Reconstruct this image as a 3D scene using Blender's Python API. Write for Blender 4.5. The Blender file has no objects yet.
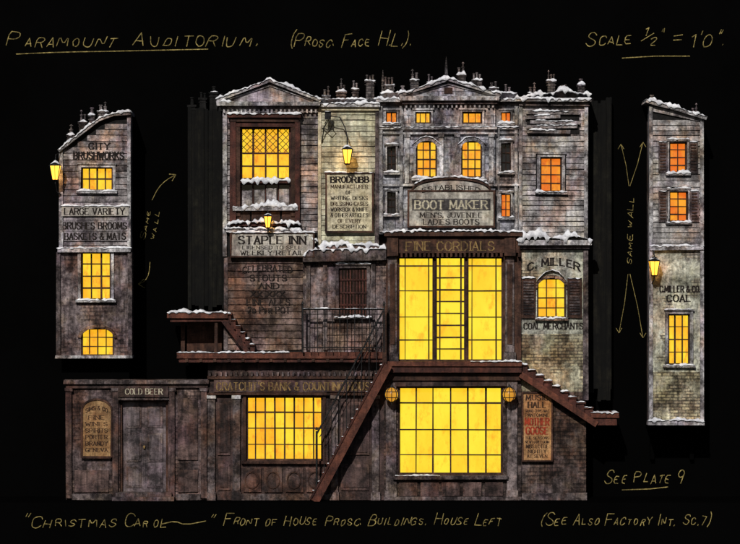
import bpy, math, random
from mathutils import Matrix, Vector, noise
random.seed(11)
S=0.02
CAMD=60.0
BACK=-0.9
def X(x): return (x-370)*S
def Z(y): return (500-y)*S
R=random.random
def U(a,b): return random.uniform(a,b)
scene=bpy.context.scene

# ------------------------------------------------------------------ materials
MATS={}
def nd(nt,t,**k):
    n=nt.nodes.new(t)
    for a,b in k.items(): setattr(n,a,b)
    return n
def mixc(nt,fac,a,b,mode='MIX'):
    n=nd(nt,'ShaderNodeMix',data_type='RGBA',blend_type=mode)
    for i,v in ((0,fac),(6,a),(7,b)):
        if isinstance(v,(int,float)): n.inputs[i].default_value=v if i==0 else (v,v,v,1)
        elif isinstance(v,tuple): n.inputs[i].default_value=(*v,1)
        else: nt.links.new(v,n.inputs[i])
    return n.outputs[2]
def ramp(nt,src,p0,p1,c0=0.,c1=1.):
    n=nd(nt,'ShaderNodeMapRange'); n.inputs[1].default_value=p0;n.inputs[2].default_value=p1
    n.inputs[3].default_value=c0;n.inputs[4].default_value=c1
    nt.links.new(src,n.inputs[0]); return n.outputs[0]
def newmat(name):
    m=bpy.data.materials.new(name); m.use_nodes=True; MATS[name]=m
    nt=m.node_tree; return m,nt,nt.nodes['Principled BSDF']
def noi(nt,vec,scale,detail=6,rough=.6):
    n=nd(nt,'ShaderNodeTexNoise'); n.inputs['Scale'].default_value=scale
    n.inputs['Detail'].default_value=detail; n.inputs['Roughness'].default_value=rough
    nt.links.new(vec,n.inputs['Vector']); return n.outputs['Fac']
def mapp(nt,vec,sc,loc=(0,0,0)):
    n=nd(nt,'ShaderNodeMapping'); n.inputs['Scale'].default_value=sc; n.inputs['Location'].default_value=loc
    nt.links.new(vec,n.inputs['Vector']); return n.outputs[0]
def mat(name,light,dark,ns=1.6,streak=.5,island=.25,brick=None,bump=.5,rough=.85,ink=.6,grain=False,bcol=None,tint=.9):
    if tint>=.5:
        light=tuple(min(.82,c*1.22) for c in light); dark=tuple(c*.62 for c in dark)
    m,nt,b=newmat(name)
    tc=nd(nt,'ShaderNodeTexCoord').outputs['Object']
    f=ramp(nt,noi(nt,tc,ns,10,.74),.41,.61)
    col=mixc(nt,f,dark,light)
    if tint:
        for loc,sc,cc,lo,hi,amt in (((7,1,3),1.5,(1.0,.60,.38),.49,.61,.75*tint),((1,9,12),1.1,(.80,.64,.98),.51,.62,.5*tint),((4,2,31),1.9,(1.0,.92,.62),.5,.62,.7*tint),((22,5,8),1.4,(.16,.12,.11),.51,.66,.85*tint)):
            f_=ramp(nt,noi(nt,mapp(nt,tc,(1,1,.8),loc),sc,8,.72),lo,hi,0,amt)
            col=mixc(nt,f_,col,mixc(nt,1.,col,cc,'MULTIPLY'))
    f2=ramp(nt,noi(nt,mapp(nt,tc,(5,5,.7)),1.6,6,.65),.38,.6,1-streak,1.0)
    col=mixc(nt,1.0,col,f2,'MULTIPLY')
    f2b=ramp(nt,noi(nt,mapp(nt,tc,(13,13,.8),(3,3,3)),1.6,5,.6),.32,.50,1-streak*1.1,1.0)
    col=mixc(nt,1.0,col,f2b,'MULTIPLY')
    v=mapp(nt,tc,(1,1,9)) if grain else tc
    fine=noi(nt,v,14,8,.75)
    f3=ramp(nt,fine,.38,.56,1-ink,1.15)
    col=mixc(nt,1.0,col,f3,'MULTIPLY')
    h=fine
    if brick:
        sep=nd(nt,'ShaderNodeSeparateXYZ'); nt.links.new(tc,sep.inputs[0])
        ad=nd(nt,'ShaderNodeMath',operation='ADD'); nt.links.new(sep.outputs[0],ad.inputs[0]); nt.links.new(sep.outputs[1],ad.inputs[1])
        cb=nd(nt,'ShaderNodeCombineXYZ'); nt.links.new(ad.outputs[0],cb.inputs[0]); nt.links.new(sep.outputs[2],cb.inputs[1])
        bt=nd(nt,'ShaderNodeTexBrick'); nt.links.new(cb.outputs[0],bt.inputs['Vector'])
        bt.inputs['Scale'].default_value=1; bt.inputs['Brick Width'].default_value=brick[0]; bt.inputs['Row Height'].default_value=brick[1]
        bt.inputs['Mortar Size'].default_value=brick[2]; bt.inputs['Mortar Smooth'].default_value=.3
        bc=bcol or ((.45,.38,.36),(1.2,1.1,.95),(.22,.2,.2))
        bt.inputs['Color1'].default_value=(*bc[0],1);bt.inputs['Color2'].default_value=(*bc[1],1);bt.inputs['Mortar'].default_value=(*bc[2],1)
        lo=brick[4] if len(brick)>4 else .42
        msk=ramp(nt,noi(nt,tc,1.9,5,.65),lo,lo+.07,brick[3],1.0)
        bcx=mixc(nt,msk,(1.,1.,1.),bt.outputs['Color'])
        col=mixc(nt,1.0,col,bcx,'MULTIPLY')
        bh=nd(nt,'ShaderNodeMath',operation='MULTIPLY'); nt.links.new(bt.outputs['Fac'],bh.inputs[0]); nt.links.new(msk,bh.inputs[1])
        mm=nd(nt,'ShaderNodeMath',operation='MULTIPLY_ADD'); nt.links.new(bh.outputs[0],mm.inputs[0]); mm.inputs[1].default_value=-.8; nt.links.new(fine,mm.inputs[2]); h=mm.outputs[0]
    if island:
        g=nd(nt,'ShaderNodeNewGeometry').outputs['Random Per Island']
        col=mixc(nt,1.0,col,ramp(nt,g,0,1,1-island,1+island),'MULTIPLY')
    nt.links.new(col,b.inputs['Base Color'])
    bp=nd(nt,'ShaderNodeBump'); bp.inputs['Strength'].default_value=bump; bp.inputs['Distance'].default_value=.02
    nt.links.new(h,bp.inputs['Height']); nt.links.new(bp.outputs[0],b.inputs['Normal'])
    b.inputs['Roughness'].default_value=rough; b.inputs['Specular IOR Level'].default_value=.2
    return m
mat('weathered_grey_boards',(.52,.48,.49),(.14,.12,.13),2.2,.45,.38,grain=True)
mat('cream_boards',(.74,.70,.51),(.36,.33,.23),2.0,.35,.22,grain=True,ink=.45,tint=.55)
mat('pale_grey_boards',(.62,.60,.60),(.21,.195,.20),2.4,.4,.28,grain=True,ink=.5,tint=.75)
mat('brown_grey_boards',(.26,.185,.16),(.08,.05,.042),2.4,.5,.4,grain=True)
mat('slate_stone',(.50,.51,.56),(.12,.118,.135),2.4,.45,.12,brick=(.34,.16,.012,.1),bcol=((.75,.75,.77),(1.1,1.1,1.1),(.35,.35,.37)))
mat('stone_trim',(.60,.59,.61),(.19,.18,.19),3.,.4,.3,tint=.7)
mat('dark_stone_trim',(.19,.155,.155),(.045,.034,.036),3.,.4,.3)
mat('sooty_brick',(.45,.34,.28),(.10,.07,.06),2.4,.4,0.2,brick=(.17,.065,.010,.15))
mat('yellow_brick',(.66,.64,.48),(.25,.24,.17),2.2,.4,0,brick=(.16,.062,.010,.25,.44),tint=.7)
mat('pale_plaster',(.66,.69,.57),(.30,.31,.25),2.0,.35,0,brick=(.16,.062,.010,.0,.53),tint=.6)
mat('dark_plaster',(.18,.14,.135),(.042,.030,.030),2.6,.5,0,brick=(.2,.08,.010,0.))
mat('violet_plaster',(.36,.295,.30),(.10,.072,.08),2.4,.5,0,brick=(.2,.08,.010,0.,.5))
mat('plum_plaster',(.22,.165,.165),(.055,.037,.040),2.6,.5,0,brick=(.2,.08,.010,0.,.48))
mat('oxblood_wood',(.12,.040,.028),(.035,.012,.010),3,.4,.25,grain=True,ink=.4,rough=.6,tint=.4)
mat('stair_wood',(.19,.066,.040),(.065,.022,.015),3,.4,.25,grain=True,ink=.4,rough=.6,tint=.4)
mat('umber_wood',(.11,.054,.036),(.028,.013,.010),3,.45,.25,grain=True,ink=.4,rough=.7,tint=.45)
mat('shopfront_paint',(.095,.060,.055),(.028,.017,.017),3,.45,.2,grain=True,ink=.4,rough=.6)
mat('shopfront_panel',(.17,.11,.10),(.05,.031,.030),3.,.5,.25,grain=True,ink=.5,rough=.7)
mat('door_paint',(.21,.17,.18),(.06,.048,.052),3.,.5,.15,grain=True,ink=.45,rough=.6,tint=.5)
mat('sign_cream',(.74,.68,.50),(.42,.37,.26),4,.25,0,ink=.4,tint=.4)
mat('sign_grey',(.62,.59,.52),(.28,.26,.235),4,.3,0,ink=.4,tint=.45)
mat('sign_tan',(.42,.27,.13),(.20,.11,.05),4,.3,0,ink=.4,tint=.4)
mat('sign_slate',(.13,.12,.12),(.05,.045,.045),4,.3,0,ink=.3,tint=.3)
mat('playbill_paper',(.52,.30,.14),(.28,.14,.06),4,.25,0,ink=.35,tint=.45)
mat('ink_black',(.022,.016,.014),(.012,.009,.008),8,.1,0,tint=0)
mat('ink_brown',(.07,.035,.02),(.03,.016,.01),8,.1,0,tint=0)
mat('faded_ink',(.07,.045,.035),(.022,.015,.012),8,.3,0,tint=0)
mat('paint_red',(.38,.05,.02),(.22,.03,.015),8,.1,0,tint=0)
mat('paint_cream',(.66,.60,.45),(.38,.34,.25),8,.2,0,tint=0)
mat('gilt_paint',(.34,.22,.085),(.15,.095,.04),8,.2,0,tint=0,ink=.5)
mat('gold_ink',(.44,.35,.12),(.15,.12,.04),9,.2,0,ink=.6,tint=0)
mat('wrought_iron',(.02,.02,.022),(.008,.008,.009),6,.2,0,rough=.5,tint=0)
mat('gap_shade',(.015,.013,.013),(.006,.006,.006),6,.1,0,tint=0)  # near-black backing colour, paints the shade in gaps between boards and slats
mat('chimney_stone',(.18,.175,.19),(.05,.046,.05),3,.4,.4,brick=(.12,.05,.008,.4))
mat('chimney_pot_clay',(.24,.21,.21),(.07,.058,.06),5,.4,.45)
mat('roof_slate',(.13,.13,.15),(.04,.04,.05),4,.4,.2)
mat('dark_wing_paint',(.0085,.0080,.0050),(.0010,.0010,.0009),2.5,.95,.5,ink=.6,tint=.4,bump=.1)
mat('dark_chimney',(.014,.013,.013),(.004,.004,.004),3,.5,.3,tint=0)
mat('snow_white',(.84,.86,.90),(.52,.53,.58),6,.0,0,bump=.6,ink=.2,rough=.75,tint=.15)
def black(name,c):
    m,nt,b=newmat(name)
    tc=nd(nt,'ShaderNodeTexCoord').outputs['Object']
    col=mixc(nt,ramp(nt,noi(nt,tc,.5,8,.6),.3,.7),tuple(c*.8 for _ in range(3)),(c*1.15,c*1.15,c*1.2))
    nt.links.new(col,b.inputs['Base Color']); b.inputs['Roughness'].default_value=1; b.inputs['Specular IOR Level'].default_value=0
black('black_board',.0016); black('black_stage_paint',.0016); black('black_floor',.003)
def glow(name,cA,cB,cC,st,lo=.35,hi=.75,sc=2.2,cm=.75,rnd=.30):
    m,nt,b=newmat(name)
    tc=nd(nt,'ShaderNodeTexCoord').outputs['Object']
    g=nd(nt,'ShaderNodeNewGeometry').outputs['Random Per Island']
    n1=noi(nt,mapp(nt,tc,(1.3,1.3,.8)),sc,7,.66)
    ad=nd(nt,'ShaderNodeMath',operation='MULTIPLY_ADD'); nt.links.new(g,ad.inputs[0]); ad.inputs[1].default_value=rnd; nt.links.new(n1,ad.inputs[2])
    col=mixc(nt,ramp(nt,ad.outputs[0],lo+rnd*.4,hi+rnd*.4),cA,cB)
    n2=noi(nt,mapp(nt,tc,(1.6,1.6,.8),(3,7,1)),sc*2.2,8,.74)
    col=mixc(nt,ramp(nt,n2,.52,.68,0,cm),col,cC)
    b.inputs['Base Color'].default_value=(.05,.03,.01,1); b.inputs['Roughness'].default_value=.25
    nt.links.new(col,b.inputs['Emission Color']); b.inputs['Emission Strength'].default_value=st
glow('lit_glass_yellow',(.86,.70,.035),(.84,.55,.018),(.80,.33,.010),1.16,.40,.72,1.5,.75)
glow('lit_glass_gold',(.88,.66,.03),(.84,.40,.012),(.70,.16,.01),1.15,.36,.68,2.0,.8)
glow('lit_glass_amber',(.90,.58,.03),(.84,.30,.012),(.66,.11,.01),1.12,.36,.68,2.2,.8)
glow('lit_glass_orange',(.95,.38,.02),(.80,.15,.01),(.45,.05,.01),1.0,.34,.66,2.2,.8)
glow('lantern_glass',(1.,.50,.05),(1.,.40,.03),(1.,.30,.02),3.0)
glow('dim_lantern_glass',(.75,.36,.03),(.5,.2,.02),(.4,.13,.02),1.0)
m,nt,b=newmat('dark_glass'); b.inputs['Base Color'].default_value=(.012,.012,.015,1); b.inputs['Roughness'].default_value=.15

# ------------------------------------------------------------------ mesh store
PARTS={}
LAMPS=[]
def add(g,p,m,vs,fs,smooth=False):
    k=(g,p,m)
    d=PARTS.setdefault(k,[[],[],smooth])
    o=len(d[0]); d[0].extend(vs); d[1].extend([tuple(i+o for i in f) for f in fs])
BF=[(0,1,2,3),(7,6,5,4),(0,4,5,1),(1,5,6,2),(2,6,7,3),(3,7,4,0)]
def box(g,p,m,x0,y0,x1,y1,d0,d1,j=.007):
    if x1<x0:x0,x1=x1,x0
    if y1<y0:y0,y1=y1,y0
    vs=[]
    for d in (d1,d0):
        for (x,y) in ((x0,y1),(x1,y1),(x1,y0),(x0,y0)):
            vs.append((X(x)+U(-j,j),-d+U(-j,j)*.3,Z(y)+U(-j,j)))
    add(g,p,m,vs,BF)
def poly(g,p,m,pts,d0,d1):
    n=len(pts)
    vs=[(X(x),-d1,Z(y)) for x,y in pts]+[(X(x),-d0,Z(y)) for x,y in pts]
    fs=[tuple(range(n)),tuple(range(2*n-1,n-1,-1))]+[(i,i+n,(i+1)%n+n,(i+1)%n) for i in range(n)]
    add(g,p,m,vs,fs)
def beam(g,p,m,a,b,w,d0,d1):
    dx,dy=b[0]-a[0],b[1]-a[1]; L=math.hypot(dx,dy); nx,ny=-dy/L*w/2,dx/L*w/2
    poly(g,p,m,[(a[0]+nx,a[1]+ny),(b[0]+nx,b[1]+ny),(b[0]-nx,b[1]-ny),(a[0]-nx,a[1]-ny)],d0,d1)
def arcband(g,p,m,xc,yc,rx,ry,w,a0,a1,d0,d1,n=14,split=False):
    for i in range(n):
        t0=math.radians(a0+(a1-a0)*i/n); t1=math.radians(a0+(a1-a0)*(i+(.9 if split else 1))/n)
        P=lambda t,k:(xc+(rx+k)*math.cos(t),yc-(ry+k)*math.sin(t))
        poly(g,p,m,[P(t0,0),P(t1,0),P(t1,w),P(t0,w)],d0,d1+(U(0,.008) if split else 0))
def cyl(g,p,m,x,y0,y1,r0,r1,d,n=12,smooth=True):
    vs=[];fs=[]
    for (y,r) in ((y0,r0),(y1,r1)):
        for i in range(n):
            a=2*math.pi*i/n; vs.append((X(x)+r*S*math.cos(a),-d+r*S*math.sin(a),Z(y)))
    fs=[(i,(i+1)%n,(i+1)%n+n,i+n) for i in range(n)]+[tuple(range(n)),tuple(range(n,2*n))]
    add(g,p,m,vs,fs)
def tube(g,p,m,pts,r):
    P=[Vector((X(a),-c,Z(b))) for a,b,c in pts]
    vs=[];n=6
    for i,q in enumerate(P):
        t=(P[min(i+1,len(P)-1)]-P[max(i-1,0)]).normalized()
        u=t.cross(Vector((0,1,0)))
        if u.length<.1:u=t.cross(Vector((1,0,0)))
        u.normalize(); v=t.cross(u)
        for k in range(n):
            a=2*math.pi*k/n; w=q+(u*math.cos(a)+v*math.sin(a))*r*S; vs.append(tuple(w))
    fs=[]
    for i in range(len(P)-1):
        for k in range(n): fs.append((i*n+k,i*n+(k+1)%n,(i+1)*n+(k+1)%n,(i+1)*n+k))
    fs+= [tuple(range(n)),tuple(range((len(P)-1)*n,len(P)*n))]
    add(g,p,m,vs,fs)
def wall(g,m,x0,y0,x1,y1,holes=(),d0=-.25,d1=0,p='walls'):
    xs=sorted({x0,x1,*[min(max(h[i],x0),x1) for h in holes for i in (0,2)]})
    ys=sorted({y0,y1,*[min(max(h[i],y0),y1) for h in holes for i in (1,3)]})
    for j in range(len(ys)-1):
        cy=(ys[j]+ys[j+1])/2; run=None
        for i in range(len(xs)-1):
            cx=(xs[i]+xs[i+1])/2
            inside=any(h[0]<cx<h[2] and h[1]<cy<h[3] for h in holes)
            if not inside and run is None: run=xs[i]
            if inside and run is not None: box(g,p,m,run,ys[j],xs[i],ys[j+1],d0,d1,0); run=None
        if run is not None: box(g,p,m,run,ys[j],x1,ys[j+1],d0,d1,0)
def boards(g,m,x0,y0,x1,y1,step,holes=(),d=0,p='siding',prot=.028,mx=70,xl=None):
    y=y0
    while y<y1-.5:
        st=step*U(.85,1.15); yb=min(y+st,y1); cy=(y+yb)/2
        a0=xl(cy) if xl else x0
        segs=[(a0,x1)]
        for h in holes:
            if h[1]-1<cy<h[3]+1:
                ns=[]
                for a,b in segs:
                    if h[2]<=a or h[0]>=b: ns.append((a,b)); continue
                    if h[0]>a: ns.append((a,h[0]))
                    if h[2]<b: ns.append((h[2],b))
                segs=ns
        for a,b in segs:
            c=a
            while c<b-.1:
                e=min(b,c+U(.4,1.2)*mx)
                if b-e<6:e=b
                t=U(-.7,.7) if e-c<60 else U(-.4,.4); pr=prot*U(.85,1.12)
                f0=-(d+.006);f1=-(d+pr)
                vs=[(X(c),f0,Z(y)),(X(e-.3),f0,Z(y+t*.4)),(X(e-.3),f1,Z(yb-.6+t)),(X(c),f1,Z(yb-.6)),
                    (X(c),-d+.01,Z(y)),(X(e-.3),-d+.01,Z(y+t*.4)),(X(e-.3),-d+.01,Z(yb-.6+t)),(X(c),-d+.01,Z(yb-.6))]
                add(g,p,m,vs,BF); c=e
        y=yb
def snow(g,pts,t,d0,d1,hang=1.6,p='snow'):
    sd=U(0,99); P=[]; t*=1.1; hang*=1.1
    tot=sum(math.hypot(pts[i+1][0]-pts[i][0],pts[i+1][1]-pts[i][1]) for i in range(len(pts)-1))
    acc=0
    for i in range(len(pts)-1):
        L=math.hypot(pts[i+1][0]-pts[i][0],pts[i+1][1]-pts[i][1]); n=max(1,int(L/1.0))
        for k in range(n+(i==len(pts)-2)):
            f=k/n; P.append((pts[i][0]+(pts[i+1][0]-pts[i][0])*f,pts[i][1]+(pts[i+1][1]-pts[i][1])*f,acc+L*f))
        acc+=L
    vs=[];fs=[]
    for x,y,s in P:
        e=min(1,min(s,tot-s)/3+.25)
        n1=noise.noise(Vector((s*.07,sd,0)))+.6*noise.noise(Vector((s*.3,sd,3)))
        th=t*e*max(.05,.7+n1*2.0)
        h=hang*e*max(0,.15+1.9*noise.noise(Vector((s*.25,sd,9))))
        dm=(d0+d1)/2
        for dd,dz in ((d0,-.4),(d0,th*.7),(dm,th),(d1,th*.85),(d1+.02,th*.4),(d1+.028,-h),(d1+.006,-h-.2)):
            vs.append((X(x),-dd,Z(y)+dz*S))
    k=7
    for i in range(len(P)-1):
        for j in range(k): fs.append((i*k+j,i*k+(j+1)%k,(i+1)*k+(j+1)%k,(i+1)*k+j))
    fs+=[tuple(range(k)),tuple(range((len(P)-1)*k,len(P)*k))]
    add(g,p,'snow_white',vs,fs,True)
def window(g,x0,y0,x1,y1,cols,rows,d=0,gl='lit_glass_yellow',fr='umber_wood',mw=1.1,casing=3,cm='stone_trim',arch=0,
           sill=True,sn=True,rec=.11,fw=1.6,wm='stone_trim',archtrim=True,diamond=None,pn=''):
    xs=cols if isinstance(cols,list) else [x0+(x1-x0)*i/cols for i in range(cols+1)]
    ys=rows if isinstance(rows,list) else [y0+(y1-y0)*i/rows for i in range(rows+1)]
    for i in range(len(xs)-1):
        for j in range(len(ys)-1):
            q=[(X(a),-(d-rec)+U(-.002,.002),Z(b)) for a,b in ((xs[i],ys[j+1]),(xs[i+1]-.01,ys[j+1]),(xs[i+1]-.01,ys[j]+.01),(xs[i],ys[j]+.01))]
            add(g,'window_panes'+pn,gl,q,[(0,1,2,3)])
    f0,f1=d-rec+.004,d-rec+.07
    W='window_frame'+pn
    box(g,W,fr,x0,y0,x0+fw,y1,f0,f1,.001);box(g,W,fr,x1-fw,y0,x1,y1,f0,f1,.001)
    box(g,W,fr,x0+fw,y0,x1-fw,y0+fw,f0,f1-.003,.001);box(g,W,fr,x0+fw,y1-fw,x1-fw,y1,f0,f1-.003,.001)
    for a in xs[1:-1]: box(g,W,fr,a-mw/2+U(-.2,.2),y0+fw,a+mw/2+U(-.2,.2),y1-fw,f0,f0+.035,.006)
    for b_ in ys[1:-1]: box(g,W,fr,x0+fw,b_-mw/2+U(-.2,.2),x1-fw,b_+mw/2+U(-.2,.2),f0,f0+.029,.006)
    if diamond:
        a0,b0,a1,b1,st=diamond
        k=-(b1-b0)
        while k<a1-a0:
            for sg in (1,-1):
                t0=max(0,-k); t1=min(b1-b0,(a1-a0)-k)
                if t1-t0>1:
                    pa=(a0+k+t0,(b0+t0) if sg==1 else (b1-t0)); pb=(a0+k+t1,(b0+t1) if sg==1 else (b1-t1))
                    beam(g,W,fr,pa,pb,.6,f0+(.001 if sg==1 else .008),f0+(.010 if sg==1 else .016))
            k+=st
    if arch:
        xm=(x0+x1)/2; rx=(x1-x0)/2
        for sg in (-1,1):
            arc=[(xm+sg*rx*math.cos(t),y0+arch-arch*math.sin(t)) for t in [math.pi/2*i/8 for i in range(9)]]
            poly(g,'arch_spandrel',wm,arc+[(xm+sg*rx,y0-.2)],d-rec+.012,d+.006)
        if archtrim: arcband(g,'arch_voussoirs',cm,xm,y0+arch,rx,arch,3.2,0,180,d,d+.035,11,True)
    c=casing
    if c:
        yt=y0+arch if arch else y0-c
        box(g,'window_casing',cm,x0-c,yt,x0,y1,d-.02,d+.04);box(g,'window_casing',cm,x1,yt,x1+c,y1,d-.02,d+.04)
        if not arch:
            box(g,'window_casing',cm,x0-c-1,y0-c-1.6,x1+c+1,y0-c,d,d+.07); box(g,'window_casing',cm,x0,y0-c,x1,y0,d-.02,d+.037)
            if sn and R()<.55: snow(g,[(x0-c-1,y0-c-1.6),(x1+c+1,y0-c-1.6)],.9,d,d+.06,.8)
    if sill:
        box(g,'window_sill',cm,x0-c-2,y1,x1+c+2,y1+2.4,d-.02,d+.09)
        if sn: snow(g,[(x0-c-2,y1),(x1+c+2,y1)],1.5,d-.02,d+.08,1.2)
def chimney(g,x,yt,yb,w,pots=2,d0=-.75,d1=-.45,m='chimney_stone',pm='chimney_pot_clay',sn=True,ph=7):
    box(g,'chimney_stack',m,x-w/2,yt+ph+2,x+w/2,yb,d0,d1,.015)
    box(g,'chimney_cap',m,x-w/2-1,yt+ph,x+w/2+1,yt+ph+2,d0-.02,d1+.02)
    box(g,'chimney_cap',m,x-w/2-.6,yt+ph+4,x+w/2+.6,yt+ph+5,d0-.012,d1+.012)
    for i in range(pots):
        px=x-w/2+w*(i+.5)/pots; h=ph*U(.55,1.15); r=min(1.9,w/pots*.36)
        cyl(g,'chimney_pot',pm,px,yt+ph,yt+ph-h,r,r*.75,(d0+d1)/2,10)
        cyl(g,'chimney_pot',pm,px,yt+ph-h,yt+ph-h-1.2,r*1.15,r*1.1,(d0+d1)/2,10)
        if R()<.2: 
            cyl(g,'chimney_cowl',pm,px,yt+ph-h-1.2,yt+ph-h-4.5,r*.5,r*.3,(d0+d1)/2,8)
            cyl(g,'chimney_cowl',pm,px,yt+ph-h-4.5,yt+ph-h-6,r*1.1,.1,(d0+d1)/2,8)
    if sn: snow(g,[(x-w/2-1,yt+ph),(x+w/2+1,yt+ph)],2.0,d0,d1,1)

# ------------------------------------------------------------------ lettering
GL={'A':[[(0,0),(2,6),(4,0)],[(.8,2),(3.2,2)]],
'B':[[(0,0),(0,6),(2.6,6),(3.6,5.2),(3.6,4),(2.6,3.2),(0,3.2)],[(2.6,3.2),(4,2.3),(4,.9),(2.8,0),(0,0)]],
'C':[[(4,4.8),(3,6),(1.2,6),(0,4.6),(0,1.4),(1.2,0),(3,0),(4,1.2)]],
'D':[[(0,0),(0,6),(2.3,6),(4,4.5),(4,1.5),(2.3,0),(0,0)]],
'E':[[(3.6,6),(0,6),(0,0),(3.8,0)],[(0,3.1),(2.8,3.1)]],
'F':[[(3.8,6),(0,6),(0,0)],[(0,3.1),(2.8,3.1)]],
'G':[[(4,4.8),(3,6),(1.2,6),(0,4.6),(0,1.4),(1.2,0),(3,0),(4,1),(4,2.7),(2.4,2.7)]],
'H':[[(0,0),(0,6)],[(4,0),(4,6)],[(0,3),(4,3)]],
'I':[[(.5,0),(.5,6)]],'J':[[(3,6),(3,1.2),(2,0),(.8,0),(0,1.2)]],
'K':[[(0,0),(0,6)],[(4,6),(0,2.6)],[(1.4,3.7),(4,0)]],
'L':[[(0,6),(0,0),(3.6,0)]],
'M':[[(0,0),(.3,6),(2.4,1.2),(4.5,6),(4.8,0)]],
'N':[[(0,0),(0,6),(4,0),(4,6)]],
'O':[[(1.2,0),(0,1.5),(0,4.5),(1.2,6),(2.8,6),(4,4.5),(4,1.5),(2.8,0),(1.2,0)]],
'P':[[(0,0),(0,6),(2.8,6),(4,5.2),(4,3.8),(2.8,2.9),(0,2.9)]],
'Q':[[(1.2,0),(0,1.5),(0,4.5),(1.2,6),(2.8,6),(4,4.5),(4,1.5),(2.8,0),(1.2,0)],[(2.4,1.6),(4.2,-.6)]],
'R':[[(0,0),(0,6),(2.8,6),(4,5.2),(4,3.9),(2.8,3),(0,3)],[(2.2,3),(4.1,0)]],
'S':[[(3.7,4.9),(2.8,6),(1.1,6),(.1,5),(.3,3.8),(3.6,2.3),(3.9,1.1),(2.8,0),(1,0),(0,1.1)]],
'T':[[(0,6),(4,6)],[(2,6),(2,0)]],
'U':[[(0,6),(0,1.4),(1.2,0),(2.8,0),(4,1.4),(4,6)]],
'V':[[(0,6),(2,0),(4,6)]],'W':[[(0,6),(1.3,0),(2.6,4.6),(3.9,0),(5.2,6)]],
'X':[[(0,6),(4,0)],[(0,0),(4,6)]],'Y':[[(0,6),(2,3),(4,6)],[(2,3),(2,0)]],
'Z':[[(0,6),(4,6),(0,0),(4,0)]],
'&':[[(4,0),(.8,4.6),(1.2,6),(2.4,6),(2.6,4.8),(0,2),(0,.8),(1,0),(2.4,0),(4,2.4)]],
'.':[[(.2,0),(.2,.7)]],',':[[(.4,.8),(0,-.9)]],"'":[[(.2,6.3),(0,4.8)]],'"':[[(.2,6.3),(0,4.8)],[(1.2,6.3),(1,4.8)]],
'(':[[(1.4,7),(.2,5),(.2,1),(1.4,-1)]],')':[[(0,7),(1.2,5),(1.2,1),(0,-1)]],
'=':[[(0,2),(3,2.1)],[(0,3.8),(3,3.9)]],'/':[[(0,-1),(3,7)]],'-':[[(0,3),(2.2,3)]],'?':[[(0,5),(1,6),(2.6,6),(3,4.6),(1.6,3),(1.5,1.8)],[(1.5,.6),(1.5,0)]],
'0':[[(1.2,0),(0,1.5),(0,4.5),(1.2,6),(2.4,6),(3.4,4.5),(3.4,1.5),(2.4,0),(1.2,0)]],
'1':[[(0,4.8),(1.1,6),(1.1,0)]],'2':[[(0,4.8),(1,6),(2.6,6),(3.4,4.8),(3.2,3.6),(0,0),(3.6,0)]],
'7':[[(0,6),(3.4,6),(1.2,0)]],'9':[[(3.2,4.6),(2.4,6),(.9,6),(0,4.9),(.2,3.4),(1.4,2.8),(3,3.6),(3.2,4.8),(2.8,0)]]}
def smoothpts(pts):
    if len(pts)<4: return pts
    out=[pts[0]]
    for i in range(len(pts)-1):
        a,b=pts[i],pts[i+1]
        out+= [(a[0]*.75+b[0]*.25,a[1]*.75+b[1]*.25),(a[0]*.25+b[0]*.75,a[1]*.25+b[1]*.75)]
    return out+[pts[-1]]
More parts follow.
